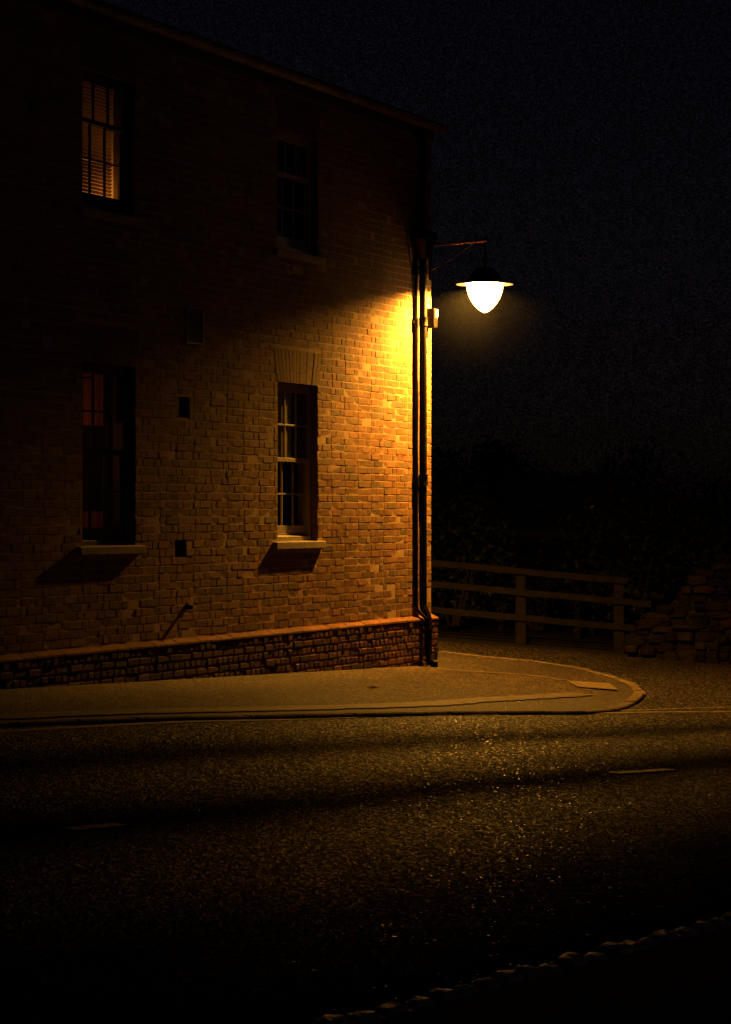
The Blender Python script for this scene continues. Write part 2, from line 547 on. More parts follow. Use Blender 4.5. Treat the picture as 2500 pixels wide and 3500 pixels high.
# --- plinth: header and stretcher courses, worn, with a sloping cap course
PY = 0.058
pb = MB()
pm = MB()
z = 0.505
row = 0
while z > -0.35:
    z0 = z - 0.0705
    x = -PY
    headers = row % 2 == 0
    while x < LEN:
        w = (0.106 if headers else 0.213) * R.uniform(0.93, 1.06)
        if not headers and R.random() < 0.12: w *= 0.5
        kk = R.uniform(0.6, 1.2)
        col = (0.135 * kk, 0.058 * kk, 0.030 * kk) if R.random() < 0.75 else (0.075 * kk, 0.043 * kk, 0.028 * kk)
        add_brick(pb, x + 0.005, x + w - 0.005, z0 + 0.005, z - 0.005, PY + R.gauss(0, 0.003), -0.02, col, 0.010, 0.004)
        x += w
    z = z0; row += 1
x = -PY
while x < LEN:                                    # sloping cap bricks
    w = 0.213 * R.uniform(0.95, 1.05)
    kk = R.uniform(0.85, 1.15); col = (0.25 * kk, 0.105 * kk, 0.045 * kk)
    a, b = x + 0.003, x + w - 0.003
    o = R.uniform(-0.003, 0.003); u = R.uniform(-0.003, 0.003)
    lip = 0.006
    pb.hexa([(a, -0.03, 0.507), (b, -0.03, 0.507), (b, PY + lip + o, 0.507), (a, PY + lip + o, 0.507),
             (a, -0.03, 0.568 + u), (b, -0.03, 0.568 + u), (b, PY + lip + o, 0.522 + u), (a, PY + lip + o, 0.522 + u)], col)
    a2 = (a, 0.0, 0.568)
    x += w
pb.build('plinth', M['plinth'], HOUSE)
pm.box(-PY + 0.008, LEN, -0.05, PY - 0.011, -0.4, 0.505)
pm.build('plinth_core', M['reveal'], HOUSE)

# --- roof with fascia and gutter
rf = MB()
ov = 0.16
rz = TOP + 0.10
ridge = TOP + 1.5
rf.quad((-ov, ov, rz), (LEN + ov, ov, rz), (LEN - 3, DEP / 2, ridge), (3.4, DEP / 2, ridge))
rf.quad((-ov, DEP - ov, rz), (LEN + ov, DEP - ov, rz), (LEN - 3, DEP / 2, ridge), (3.4, DEP / 2, ridge))
rf.tri((-ov, ov, rz), (-ov, DEP - ov, rz), (3.4, DEP / 2, ridge))
rf.tri((LEN + ov, ov, rz), (LEN + ov, DEP - ov, rz), (LEN - 3, DEP / 2, ridge))
rf.quad((-ov, ov, rz - 0.012), (LEN + ov, ov, rz - 0.012), (LEN + ov, DEP - ov, rz - 0.012), (-ov, DEP - ov, rz - 0.012))
roof = rf.build('roof', M['slate'], HOUSE)
fa = MB()
fa.box(0, LEN, 0.004, 0.030, TOP - 0.06, TOP + 0.085)
fa.build('fascia', M['darkpaint'], roof)
gu = MB()
pts = []
for k in range(9):
    th = math.pi + math.pi * k / 8
    pts.append((0.09 + 0.055 * math.cos(th), TOP + 0.075 + 0.055 * math.sin(th)))
for k in range(8):
    (y0, z0), (y1, z1) = pts[k], pts[k + 1]
    gu.quad((-0.1, y0, z0), (LEN, y0, z0), (LEN, y1, z1), (-0.1, y1, z1))
gu.box(-0.1, LEN, 0.1445, 0.152, TOP + 0.070, TOP + 0.083)
gu.build('gutter', M['gutter'], roof, smooth=True)


# --- sash windows
def sash(mb, x0, x1, z0, z1, y, rows, cols=3, stile=0.045, rail_top=0.04, rail_bot=0.05, bar=0.016, d=0.022):
    mb.box(x0, x0 + stile, y - d, y, z0, z1)
    mb.box(x1 - stile, x1, y - d, y, z0, z1)
    mb.box(x0 + stile, x1 - stile, y - d, y - 0.001, z0, z0 + rail_bot)
    mb.box(x0 + stile, x1 - stile, y - d, y - 0.001, z1 - rail_top, z1)
    xa, xb, za, zb = x0 + stile, x1 - stile, z0 + rail_bot, z1 - rail_top
    for i in range(1, cols):
        x = xa + (xb - xa) * i / cols
        mb.box(x - bar / 2, x + bar / 2, y - d, y - 0.002, za, zb)
    for i in range(1, rows):
        zz = za + (zb - za) * i / rows
        mb.box(xa, xb, y - d, y - 0.004, zz - bar / 2, zz + bar / 2)


def sash_window(s, zz, rows_up, rows_lo, paint, frac, label):
    s0, s1 = s; z0, z1 = zz
    fr = MB()
    fw = 0.045
    fr.box(s0, s0 + fw, -0.19, -0.07, z0, z1)
    fr.box(s1 - fw, s1, -0.19, -0.07, z0, z1)
    fr.box(s0 + fw, s1 - fw, -0.19, -0.07, z1 - 0.04, z1)
    # sloping timber sill of the box frame
    fr.hexa([(s0 + fw, -0.19, z0), (s1 - fw, -0.19, z0), (s1 - fw, -0.055, z0), (s0 + fw, -0.055, z0),
             (s0 + fw, -0.19, z0 + 0.075), (s1 - fw, -0.19, z0 + 0.075), (s1 - fw, -0.055, z0 + 0.045), (s0 + fw, -0.055, z0 + 0.045)])
    fr.box(s0 + fw, s1 - fw, -0.140, -0.1065, z0 + 0.03, z0 + 0.0785)
    w = fr.build('window', paint, HOUSE, bevel=0.003)
    w['label'] = label
    a, b = s0 + fw + 0.002, s1 - fw - 0.002
    za, zb = z0 + 0.078, z1 - 0.042
    zm = za + (zb - za) * frac
    up = MB(); sash(up, a, b, zm - 0.012, zb, -0.075, rows_up, rail_bot=0.038, stile=0.03)
    up.build('upper_sash', paint, w, bevel=0.002)
    lo = MB(); sash(lo, a, b, za, zm + 0.012, -0.106, rows_lo, rail_bot=0.07, rail_top=0.03, stile=0.03)
    lo.build('lower_sash', paint, w, bevel=0.002)
    g = MB()
    g.quad((a + 0.025, -0.085, zm), (b - 0.025, -0.085, zm), (b - 0.025, -0.085, zb - 0.02), (a + 0.025, -0.085, zb - 0.02))
    g.quad((a + 0.025, -0.118, za + 0.03), (b - 0.025, -0.118, za + 0.03), (b - 0.025, -0.118, zm), (a + 0.025, -0.118, zm))
    flip(g)
    g.build('glass', M['glass'], w)
    return w


def stone_sill(w, s, z0, ext=0.105, p=0.047, th=0.072):
    m = MB()
    a, b = s[0] - ext, s[1] + ext
    m.hexa([(a, -0.06, z0 - th), (b, -0.06, z0 - th), (b, p, z0 - th), (a, p, z0 - th),
            (a, -0.06, z0 + 0.004), (b, -0.06, z0 + 0.004), (b, p, z0 - 0.006), (a, p, z0 - 0.006)])
    m.box(s[0] + 0.001, s[1] - 0.001, -0.12, -0.0605, z0 - 0.03, z0 + 0.005)
    return m.build('sill', M['stone_sill'], w, bevel=0.006)


w1 = sash_window(WR, LOZ, 2, 2, M['paint'], 0.5, 'ground floor sash window near the drainpipe')
stone_sill(w1, WR, LOZ[0])
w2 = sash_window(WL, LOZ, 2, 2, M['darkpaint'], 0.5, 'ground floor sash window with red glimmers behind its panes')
stone_sill(w2, WL, LOZ[0])
w3 = sash_window(WR, UPZ, 1, 2, M['paint'], 0.64, 'dark upper floor sash window')
stone_sill(w3, WR, UPZ[0])
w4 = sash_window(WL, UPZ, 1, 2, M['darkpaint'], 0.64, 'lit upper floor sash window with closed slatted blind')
stone_sill(w4, WL, UPZ[0])

# pale curtain behind the upper sash of the ground-floor window
cu = MB()
n = 26
for i in range(n):
    x0 = WR[1] - 0.06 - 0.45 * i / n; x1 = WR[1] - 0.06 - 0.45 * (i + 1) / n
    y0 = -0.1015 + 0.003 * math.sin(i * 0.8); y1 = -0.1015 + 0.003 * math.sin((i + 1) * 0.8)
    cu.quad((x0, y0, 2.15), (x1, y1, 2.15), (x1, y1, 2.80), (x0, y0, 2.80))
cu.build('curtain', M['curtain'], w1, smooth=True)


# rooms behind the windows
def room(w, s0, s1, z0, z1, depth, mat):
    m = MB()
    y0, y1 = -0.192, -depth
    m.quad((s0, y0, z0), (s0, y1, z0), (s0, y1, z1), (s0, y0, z1))
    m.quad((s1, y0, z0), (s1, y1, z0), (s1, y1, z1), (s1, y0, z1))
    m.quad((s0, y1, z0), (s1, y1, z0), (s1, y1, z1), (s0, y1, z1))
    m.quad((s0, y0, z0), (s1, y0, z0), (s1, y1, z0), (s0, y1, z0))
    m.quad((s0, y0, z1), (s1, y0, z1), (s1, y1, z1), (s0, y1, z1))
    return m.build('room', mat, w)


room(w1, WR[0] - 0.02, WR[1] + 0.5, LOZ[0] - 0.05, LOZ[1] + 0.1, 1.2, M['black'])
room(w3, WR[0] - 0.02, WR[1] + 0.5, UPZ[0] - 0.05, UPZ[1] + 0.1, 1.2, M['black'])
room(w4, WL[0] - 0.02, WL[1] + 0.7, UPZ[0] - 0.05, UPZ[1] + 0.3, 2.6, M['inner'])
bl = MB()
zz = UPZ[0] + 0.082
a, b = WL[0] + 0.092, WL[1] - 0.05
while zz < UPZ[1] - 0.05:
    bl.quad((a, -0.189, zz), (b, -0.189, zz), (b, -0.170, zz + 0.023), (a, -0.170, zz + 0.023))
    zz += 0.030
for x in (a + 0.1, b - 0.1):
    bl.box(x - 0.002, x + 0.002, -0.1895, -0.1885, UPZ[0] + 0.09, UPZ[1] - 0.04)
bl.build('blind', M['blind'], w4)


def point(name, parent, loc, watts, col, rad):
    l = bpy.data.lights.new(name, 'POINT'); l.energy = watts; l.color = col; l.shadow_soft_size = rad
    o = bpy.data.objects.new(name, l); C.objects.link(o); o.parent = parent; o.location = loc
    return o


point('room_light', w4, (WL[0] + 0.17, -0.37, UPZ[0] + 0.22), 2.6, (1.0, 0.37, 0.05), 0.05)
# dull red pieces and a lamp added to make the glints in the panes
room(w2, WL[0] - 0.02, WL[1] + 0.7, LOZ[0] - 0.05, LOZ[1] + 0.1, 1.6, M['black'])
for z0, z1 in ((2.37, 2.80), (1.50, 1.655)):
    rc = MB(); nn = 14
    for i in range(nn):
        xa, xb = 6.69 + 0.34 * i / nn, 6.69 + 0.34 * (i + 1) / nn
        rc.quad((xa, -0.25 + 0.008 * math.sin(i * 1.1), z0), (xb, -0.25 + 0.008 * math.sin((i + 1) * 1.1), z0),
                (xb, -0.25 + 0.008 * math.sin((i + 1) * 1.1), z1), (xa, -0.25 + 0.008 * math.sin(i * 1.1), z1))
    rc.build('glint_cloth', M['glintcloth'], w2, smooth=True)
point('glint_light', w2, (WL[1] - 0.3, -0.9, 2.2), 2.2, (1.0, 0.35, 0.10), 0.08)  # added to backlight the red pieces

# --- vents
for (s0, s1, z0, z1, nm) in VENTS:
    m = MB()
    m.box(s0, s1, -0.075, -0.07, z0, z1)
    for x in (s0, s1):
        m.quad((x, -0.07, z0), (x, -0.004, z0), (x, -0.004, z1), (x, -0.07, z1))
    m.quad((s0, -0.07, z1), (s1, -0.07, z1), (s1, -0.004, z1), (s0, -0.004, z1))
    m.quad((s0, -0.07, z0), (s1, -0.07, z0), (s1, -0.002, z0), (s0, -0.002, z0))
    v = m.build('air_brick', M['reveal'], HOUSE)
    g = MB()
    for i in range(9):
        zz = z0 + 0.012 + (z1 - z0 - 0.024) * i / 8
        g.box(s0 + 0.004, s1 - 0.004, -0.062, -0.050, zz - 0.003, zz + 0.003)
    for i in range(8):
        x = s0 + 0.01 + (s1 - s0 - 0.02) * i / 7
        g.box(x - 0.003, x + 0.003, -0.066, -0.0505, z0 + 0.005, z1 - 0.005)
    g.build('lattice', M['vent'], v)
s0, s1, z0, z1 = GRILLE
m = MB()
m.box(s0 - 0.012, s1 + 0.012, -0.03, -0.012, z0 - 0.012, z1 + 0.012)
m.box(s0 - 0.012, s0 + 0.006, -0.012, 0.012, z0 - 0.012, z1 + 0.012)
m.box(s1 - 0.006, s1 + 0.012, -0.012, 0.012, z0 - 0.012, z1 + 0.012)
m.box(s0 + 0.006, s1 - 0.006, -0.012, 0.011, z0 - 0.012, z0 + 0.004)
m.box(s0 + 0.006, s1 - 0.006, -0.012, 0.011, z1 - 0.004, z1 + 0.012)
v = m.build('vent_grille', M['grille'], HOUSE)
g = MB()
for i in range(15):
    zz = z0 + 0.012 + (z1 - z0 - 0.024) * i / 14
    g.hexa([(s0 + 0.006, -0.010, zz), (s1 - 0.006, -0.010, zz), (s1 - 0.006, 0.009, zz - 0.009), (s0 + 0.006, 0.009, zz - 0.009),
            (s0 + 0.006, -0.010, zz + 0.003), (s1 - 0.006, -0.010, zz + 0.003), (s1 - 0.006, 0.009, zz - 0.006), (s0 + 0.006, 0.009, zz - 0.006)])
g.build('louvre', M['grille'], v)

# --- rainwater pipes at the corner
SP, NP, RP = 0.39, 0.065, 0.040
pp = MB()
base = 0.03
pp.tube([(SP, NP, TOP + 0.03), (SP, NP, 0.66)], RP, 16)
pp.tube([(SP, NP, 0.66), (SP - 0.005, NP + 0.055, 0.53), (SP - 0.005, NP + 0.055, base + 0.13)], RP, 16)
pp.tube([(SP - 0.005, NP + 0.055, base + 0.13), (SP - 0.005, NP + 0.055, base + 0.07), (SP - 0.03, NP + 0.10, base + 0.03), (SP - 0.05, NP + 0.15, base + 0.025)], RP * 1.06, 16)
dp = pp.build('drainpipe', M['iron'], HOUSE, smooth=True)
for zc, h in ((4.20, 0.09), (3.655, 0.085), (1.985, 0.11), (0.40, 0.05)):
    c = MB()
    yy = NP if zc > 0.6 else NP + 0.055
    c.tube([(SP, yy, zc - h / 2), (SP, yy, zc - h / 2 + 0.012), (SP, yy, zc + h / 2 - 0.012), (SP, yy, zc + h / 2)], [RP + 0.012, RP + 0.009, RP + 0.009, RP + 0.014], 16)
    c.box(SP - RP - 0.05, SP + RP + 0.05, 0.002, 0.03, zc - 0.02, zc + 0.02)
    c.build('pipe_collar', M['iron'], dp, smooth=True)
hp = MB()                                           # hopper head
hz = 4.44
hp.hexa([(SP - 0.055, 0.02, hz - 0.12), (SP + 0.055, 0.02, hz - 0.12), (SP + 0.055, NP + 0.05, hz - 0.12), (SP - 0.055, NP + 0.05, hz - 0.12),
         (SP - 0.12, 0.005, hz + 0.06), (SP + 0.20, 0.005, hz + 0.06), (SP + 0.20, NP + 0.10, hz + 0.06), (SP - 0.12, NP + 0.10, hz + 0.06)])
hp.box(SP - 0.13, SP + 0.21, 0.004, NP + 0.112, hz + 0.061, hz + 0.16)
hp.build('hopper_head', M['iron'], dp, bevel=0.006)
tp = MB()
ST, NT_ = 0.485, 0.027
tp.tube([(ST - 0.02, NT_, 4.36), (ST, NT_, 4.22), (ST, NT_, 0.66), (ST - 0.03, NT_ + 0.02, 0.60), (SP + 0.03, NP + 0.05, 0.53)], 0.0185, 12)
tpo = tp.build('waste_pipe', M['iron'], HOUSE, smooth=True)
for zc in (4.19, 3.64, 1.97):
    c = MB(); c.tube([(ST, NT_, zc - 0.05), (ST, NT_, zc + 0.05)], 0.030, 12)
    c.box(ST - 0.05, ST + 0.05, 0.002, 0.02, zc - 0.015, zc + 0.015)
    c.build('pipe_collar', M['iron'], tpo, smooth=True)


def cable(name, pts, r, parent=HOUSE):
    # smooth the polyline
    P = [Vector(p) for p in pts]
    out = []
    for i in range(len(P) - 1):
        p0 = P[max(i - 1, 0)]; p1 = P[i]; p2 = P[i + 1]; p3 = P[min(i + 2, len(P) - 1)]
        for k in range(8):
            t = k / 8
            out.append(0.5 * ((2 * p1) + (p2 - p0) * t + (2 * p0 - 5 * p1 + 4 * p2 - p3) * t * t + (3 * p1 - p0 - 3 * p2 + p3) * t ** 3))
    out.append(P[-1])
    m = MB(); m.tube(out, r, 6)
    return m.build(name, M['iron'], parent, smooth=True)


cable('cable', [(0.695, 0.012, 4.55), (0.655, 0.014, 4.38), (0.605, 0.016, 4.22), (0.555, 0.018, 4.0), (0.480, 0.02, 3.83), (0.445, 0.03, 3.6), (0.465, 0.03, 3.2), (0.440, 0.03, 2.8), (0.460, 0.03, 2.4), (0.445, 0.03, 2.05)], 0.006)
cable('cable', [(0.465, 0.05, 1.95), (0.457, 0.05, 1.6), (0.430, 0.06, 1.2), (0.450, 0.06, 0.9), (0.435, 0.06, 0.65)], 0.009)
cable('cable', [(0.275, 0.03, 3.80), (0.270, 0.04, 3.62), (0.285, 0.04, 3.45), (0.240, 0.05, 3.34), (0.195, 0.05, 3.38), (0.207, 0.04, 3.5), (0.255, 0.02, 3.62)], 0.005)
cable('cable', [(0.285, 0.02, 4.36), (0.255, 0.03, 4.30), (0.225, 0.03, 4.25), (0.295, 0.04, 4.21), (0.315, 0.05, 4.15)], 0.006)
cable('cable', [(0.315, 0.02, 4.12), (0.300, 0.02, 3.98), (0.280, 0.02, 3.86), (0.255, 0.03, 3.80)], 0.004)

# --- overflow pipe stub low on the wall
ov_ = MB()
ov_.tube([(5.66, -0.02, 0.83), (5.66, 0.055, 0.822)], 0.019, 12)
ov_.tube([(5.66, 0.002, 0.83), (5.66, 0.012, 0.83)], 0.03, 12)
ov_.build('overflow_pipe', M['iron'], HOUSE, smooth=True)

# ------------------------------------------------------------------ hook beside the left ground-floor window
p = house_pt(7.56, 0.0, 2.72)
hk = empty('wall_bracket', p, HOUSE.rotation_euler.z)
tag(hk, 'small metal bracket sticking out of the brick wall above left of the ground floor window', 'bracket')
m = MB(); m.box(-0.03, 0.03, 0.001, 0.008, -0.03, 0.03); m.build('wall_plate', M['rust'], hk, bevel=0.002)
m = MB(); m.box(-0.010, 0.010, 0.009, 0.15, 0.0, 0.018); m.build('rod', M['sett'], hk, bevel=0.003)

# ------------------------------------------------------------------ lit box on the corner
p = house_pt(0.13, 0.0, 3.60)
jb = empty('junction_box', p, HOUSE.rotation_euler.z)
tag(jb, 'small grey electrical box fixed at the wall corner beside the drainpipe', 'box')
m = MB(); m.box(-0.05, 0.05, 0.002, 0.035, 0.0, 0.215); m.build('back_plate', M['iron'], jb, bevel=0.004)
m = MB(); m.box(-0.055, 0.050, 0.036, 0.105, 0.004, 0.211); m.build('casing', M['plastic'], jb, bevel=0.008)
m = MB(); m.box(-0.0575, -0.056, 0.045, 0.098, 0.115, 0.2); m.box(-0.045, 0.0, 0.106, 0.109, 0.115, 0.198); m.build('white_panel', M['enamel'], jb, bevel=0.001)

# ------------------------------------------------------------------ street lamp
SL, NL = 0.0, 0.61
RIMZ = 4.056
lp = empty('street_lamp', house_pt(SL, 0, 0), HOUSE.rotation_euler.z)
tag(lp, 'lit street lamp with a round brim and glowing bowl on a wall arm', 'street lamp')
m = MB()
m.box(0.012, 0.075, 0.002, 0.014, 4.12, 4.62)
m.build('wall_plate', M['iron'], lp, bevel=0.003)
m = MB()
m.tube([(0.04, 0.014, 4.49), (0.0, NL - 0.02, 4.515)], 0.014, 10)
m.tube([(0, NL - 0.03, 4.515), (0, NL + 0.03, 4.517)], [0.019, 0.019], 10)
m.build('arm', M['rust'], lp, smooth=True)
m = MB(); m.tube([(0.04, 0.014, 4.22), (0.02, 0.25, 4.34), (0.005, NL - 0.12, 4.50)], 0.0035, 8); m.build('brace', M['rust'], lp, smooth=True)
m = MB()
m.tube([(0, NL, 4.56), (0, NL, 4.24)], 0.013, 10)
m.tube([(0, NL, 4.38), (0, NL, 4.365)], 0.024, 12); m.tube([(0, NL, 4.335), (0, NL, 4.32)], 0.03, 12)
m.build('hanger', M['iron'], lp, smooth=True)
m = MB()        # opaque hat: outside dome down to the brim, then the white underside
m.lathe([(0.0, 4.248), (0.05, 4.244), (0.10, 4.222), (0.145, 4.175), (0.178, 4.115), (0.20, 4.085), (0.225, 4.074), (0.306, 4.060)], 0, NL, 48)
m.build('canopy', M['iron'], lp, smooth=True)
m = MB()
m.lathe([(0.0, 4.232), (0.05, 4.228), (0.095, 4.206), (0.135, 4.163), (0.168, 4.108), (0.188, 4.078), (0.21, 4.064), (0.302, 4.0555), (0.306, 4.0585)], 0, NL, 48)
m.build('reflector', M['enamel'], lp, smooth=True)
m = MB()
prof = []
for k in range(17):
    t = math.sin(math.pi / 2 * k / 16)
    prof.append((0.194 * (1 - t ** 1.85) ** 0.66 if t < 0.9999 else 0.0, 4.052 - (4.052 - 3.757) * t))
prof = [(0.194, 4.060)] + prof
m.lathe(prof, 0, NL, 48)
m.build('bowl', M['bowl'], lp, smooth=True)
LAMPW = 2250.0
bulb = point('lamp_bulb', lp, (0, NL, 4.150), LAMPW, (1.0, 0.435, 0.045), 0.055)

# lamp output shaped by direction: boosted towards the wall to steepen the falloff
ld = bulb.data; ld.use_nodes = True; lt = ld.node_tree
le = lt.nodes['Emission']
ltc = lt.nodes.new('ShaderNodeTexCoord'); lsp = lt.nodes.new('ShaderNodeSeparateXYZ')
lt.links.new(ltc.outputs['Normal'], lsp.inputs[0])
lmr = lt.nodes.new('ShaderNodeMapRange'); lmr.inputs['From Min'].default_value = -0.9; lmr.inputs['From Max'].default_value = 0.05
lmr.inputs['To Min'].default_value = 2.5; lmr.inputs['To Max'].default_value = 0.48
lt.links.new(lsp.outputs['Y'], lmr.inputs['Value']); lt.links.new(lmr.outputs[0], le.inputs['Strength'])

# scatter volume added beyond the lamp to stand in for its glare
def mat_halo():
    t = NT('lamp_halo'); t.n.remove(t.b)
    v = t.add('ShaderNodeVolumeScatter'); g = t.add('ShaderNodeTexGradient', gradient_type='SPHERICAL')
    mp = t.add('ShaderNodeMapping'); mp.inputs['Scale'].default_value = (1 / 1.25,) * 3
    t.link(t.coord(), mp.inputs['Vector']); t.link(mp.outputs[0], g.inputs['Vector'])
    pw = t.add('ShaderNodeMath', operation='POWER'); t.link(g.outputs['Fac'], pw.inputs[0]); pw.inputs[1].default_value = 3.4
    ml = t.add('ShaderNodeMath', operation='MULTIPLY'); t.link(pw.outputs[0], ml.inputs[0]); ml.inputs[1].default_value = HALO
    t.link(ml.outputs[0], v.inputs['Density'])
    v.inputs['Anisotropy'].default_value = 0.0; v.inputs['Color'].default_value = (0.9, 0.95, 1.0, 1)
    t.link(v.outputs[0], t.out.inputs['Volume'])
    return t.m


HALO = 0.022
mm = MB()
mp_ = [(0.0, 0.24)]
for k in range(13):
    th = math.pi / 2 * k / 12
    mp_.append((1.25 * math.cos(th), 0.25 + 0.62 * math.sin(th)))
mm.lathe(mp_, 0, 0, 40)
mi = mm.build('halo', mat_halo(), None, smooth=False)
pl_ = house_pt(SL, NL, 0)
mi.location = (pl_.x, pl_.y, 3.93); mi.rotation_euler = (math.radians(-90), 0, 0)
tag(mi, 'faint glow volume added just beyond the street lamp to stand in for its glare', 'halo', None, 'stuff')

# ------------------------------------------------------------------ ground
gm = MB()
gx = [-300, -120, -60, -30, -14, -8, -4, 0, 4, 8, 14, 30, 60, 120, 300]
gy = [-60, -20, 0, 10, 20, 30, 33, 36, 40, 50, 70, 120, 250, 600]
for i in range(len(gx) - 1):
    for j in range(len(gy) - 1):
        gm.quad(*[(x, y, plane(x) - 0.08) for x, y in ((gx[i], gy[j]), (gx[i + 1], gy[j]), (gx[i + 1], gy[j + 1]), (gx[i], gy[j + 1]))])
tag(gm.build('ground', M['earth']), kind='structure')

# road curves across the picture (ground coordinates)
near_pts = [at(1300, 3500), at(1660, 3400), at(2000, 3310), at(2470, 3185)]
cen_pts = [at(325, 2815), at(2190, 2627)]
far_pts = [at(px, py) for px, py in ((-700, 2556), (0, 2502), (493, 2475), (1000, 2459), (1450, 2447), (2000, 2441), (2500, 2434))]


def interp(pts, x):
    pts = sorted(pts)
    if x <= pts[0][0]: p, q = pts[0], pts[1]
    elif x >= pts[-1][0]: p, q = pts[-2], pts[-1]
    else:
        for p, q in zip(pts, pts[1:]):
            if p[0] <= x <= q[0]: break
    return p[1] + (q[1] - p[1]) * (x - p[0]) / (q[0] - p[0])


def across(x, y):
    xc = max(-6.0, min(4.5, x))
    ny, cy, fy = interp(near_pts, xc), interp(cen_pts, xc), interp(far_pts, xc)
    if y < cy: v = 0.5 * (y - ny) / (cy - ny)
    else: v = 0.5 + 0.5 * (y - cy) / (fy - cy)
    return max(-0.2, min(1.3, v))


def frange(a, b, s):
    o = []
    while a < b - 1e-6: o.append(a); a += s
    return o


def road_h(x, y):
    v = across(x, y)
    h = 0.0
    if 0.0 < v < 1.0:
        h = 0.010 * math.sin(2 * math.pi * (v - 0.02) * 3.4) * min(1, (1 - v) * 8, v * 8)
    return h + 0.008 * noise.noise(Vector((x * 0.6, y * 0.6, 0)))


rx = [-60, -40, -25, -14, -9] + frange(-7, 7, 0.14) + [7, 9, 14, 25, 40, 60]
ry = [-30, -10, 0, 4] + frange(6, 24, 0.14) + frange(24, 34, 0.5) + [34.0]
me_v, me_f, att = [], [], []
for y in ry:
    for x in rx:
        v = across(x, y)
        h = road_h(x, y)
        me_v.append((x, y, plane(x) + h)); att.append(v)
nx = len(rx)
for j in range(len(ry) - 1):
    for i in range(nx - 1):
        me_f.append((j * nx + i, j * nx + i + 1, (j + 1) * nx + i + 1, (j + 1) * nx + i))
rm = bpy.data.meshes.new('road'); rm.from_pydata(me_v, [], me_f)
fa_ = rm.attributes.new('across', 'FLOAT', 'POINT'); fa_.data.foreach_set('value', att)
rm.polygons.foreach_set('use_smooth', [True] * len(rm.polygons))
rm.materials.append(M['asphalt'])
road = bpy.data.objects.new('road', rm); C.objects.link(road); tag(road, kind='structure')


# coarse chippings standing out of the worn surface dressing
BAND = [(0.0, 0.03), (0.17, 0.30), (0.36, 1.0), (0.50, 0.06), (0.67, 1.0), (0.80, 0.15), (0.93, 0.7), (1.0, 0.8)]
cm = MB()
rc_ = random.Random(5)
nch = 0
while nch < 18000:
    y = math.sqrt(rc_.uniform(8.3 ** 2, 21.5 ** 2)); x = rc_.uniform(-1, 1) * (0.145 * y + 0.5)
    v = across(x, y)
    if v < 0.02 or v > 0.985: continue
    vv = v + 0.05 * noise.noise(Vector((x * 0.5, y * 0.5, 9)))
    w_ = interp(BAND, max(0, min(1, vv)))
    if rc_.random() > w_ * (0.75 + 0.5 * noise.noise(Vector((x * 1.7, y * 1.7, 3)))): continue
    z = plane(x) + road_h(x, y) - 0.001
    r = rc_.uniform(0.003, 0.0065) * (1.5 if rc_.random() < 0.06 else 1)
    th = rc_.uniform(0, 6.28); gxs, gys = rc_.gauss(0, 0.10), rc_.gauss(0, 0.10)
    p = []
    for k in range(5):
        dx = r * rc_.uniform(.7, 1.2) * math.cos(th + k * 1.2566); dy = r * rc_.uniform(.7, 1.2) * math.sin(th + k * 1.2566)
        p.append((x + dx, y + dy, z + 0.0035 + dx * gxs + dy * gys))
    k = rc_.uniform(0.3, 1.2) ** 2
    col = rc_.choice([(0.22, 0.19, 0.16), (0.26, 0.20, 0.14), (0.18, 0.17, 0.16), (0.34, 0.31, 0.28)])
    col = tuple(c * k for c in col)
    i0 = len(cm.v); cm.v += p
    cm.f.append(tuple(range(i0, i0 + 5))); cm.c.append(col)
    nch += 1


def mat_chip():
    t = NT('road_chipping')
    a = t.add('ShaderNodeAttribute', attribute_name='tint')
    return t.fin(a.outputs['Color'], 0.34, None, 0.4)


tag(cm.build('road_chippings', mat_chip(), road), kind='stuff')


def smooth_curve(pts, n=10):
    P = [Vector((p[0], p[1], 0)) for p in pts]
    out = []
    for i in range(len(P) - 1):
        p0 = P[max(i - 1, 0)]; p1 = P[i]; p2 = P[i + 1]; p3 = P[min(i + 2, len(P) - 1)]
        for k in range(n):
            t = k / n
            out.append(0.5 * ((2 * p1) + (p2 - p0) * t + (2 * p0 - 5 * p1 + 4 * p2 - p3) * t * t + (3 * p1 - p0 - 3 * p2 + p3) * t ** 3))
    out.append(P[-1])
    return [(v.x, v.y) for v in out]


def resample(pts, step):
    out = [pts[0]]; acc = 0.0
    for p, q in zip(pts, pts[1:]):
        L = math.hypot(q[0] - p[0], q[1] - p[1]); d = step - acc
        while d <= L:
            out.append((p[0] + (q[0] - p[0]) * d / L, p[1] + (q[1] - p[1]) * d / L)); d += step
        acc = (acc + L) % step
    out.append(pts[-1])
    return out


def normals(pts):
    ns = []
    for i in range(len(pts)):
        a = pts[max(i - 1, 0)]; b = pts[min(i + 1, len(pts) - 1)]
        dx, dy = b[0] - a[0], b[1] - a[1]; L = math.hypot(dx, dy) or 1
        ns.append((-dy / L, dx / L))       # to the left of travel
    return ns


def ribbon(name, pts, w, dz, mat, jit=0.0, onroad=False):
    m = MB(); ns = normals(pts)
    A, B = [], []
    for (x, y), (nx_, ny_) in zip(pts, ns):
        ja, jb_ = R.uniform(-jit, jit), R.uniform(-jit, jit)
        a = (x - nx_ * (w / 2 + ja), y - ny_ * (w / 2 + ja)); b = (x + nx_ * (w / 2 + jb_), y + ny_ * (w / 2 + jb_))
        ha, hb = (road_h(*a), road_h(*b)) if onroad else (0, 0)
        A.append((*a, plane(a[0]) + dz + ha)); B.append((*b, plane(b[0]) + dz + hb))
    for i in range(len(pts) - 1): m.quad(A[i], A[i + 1], B[i + 1], B[i])
    return tag(m.build(name, mat), kind='structure')


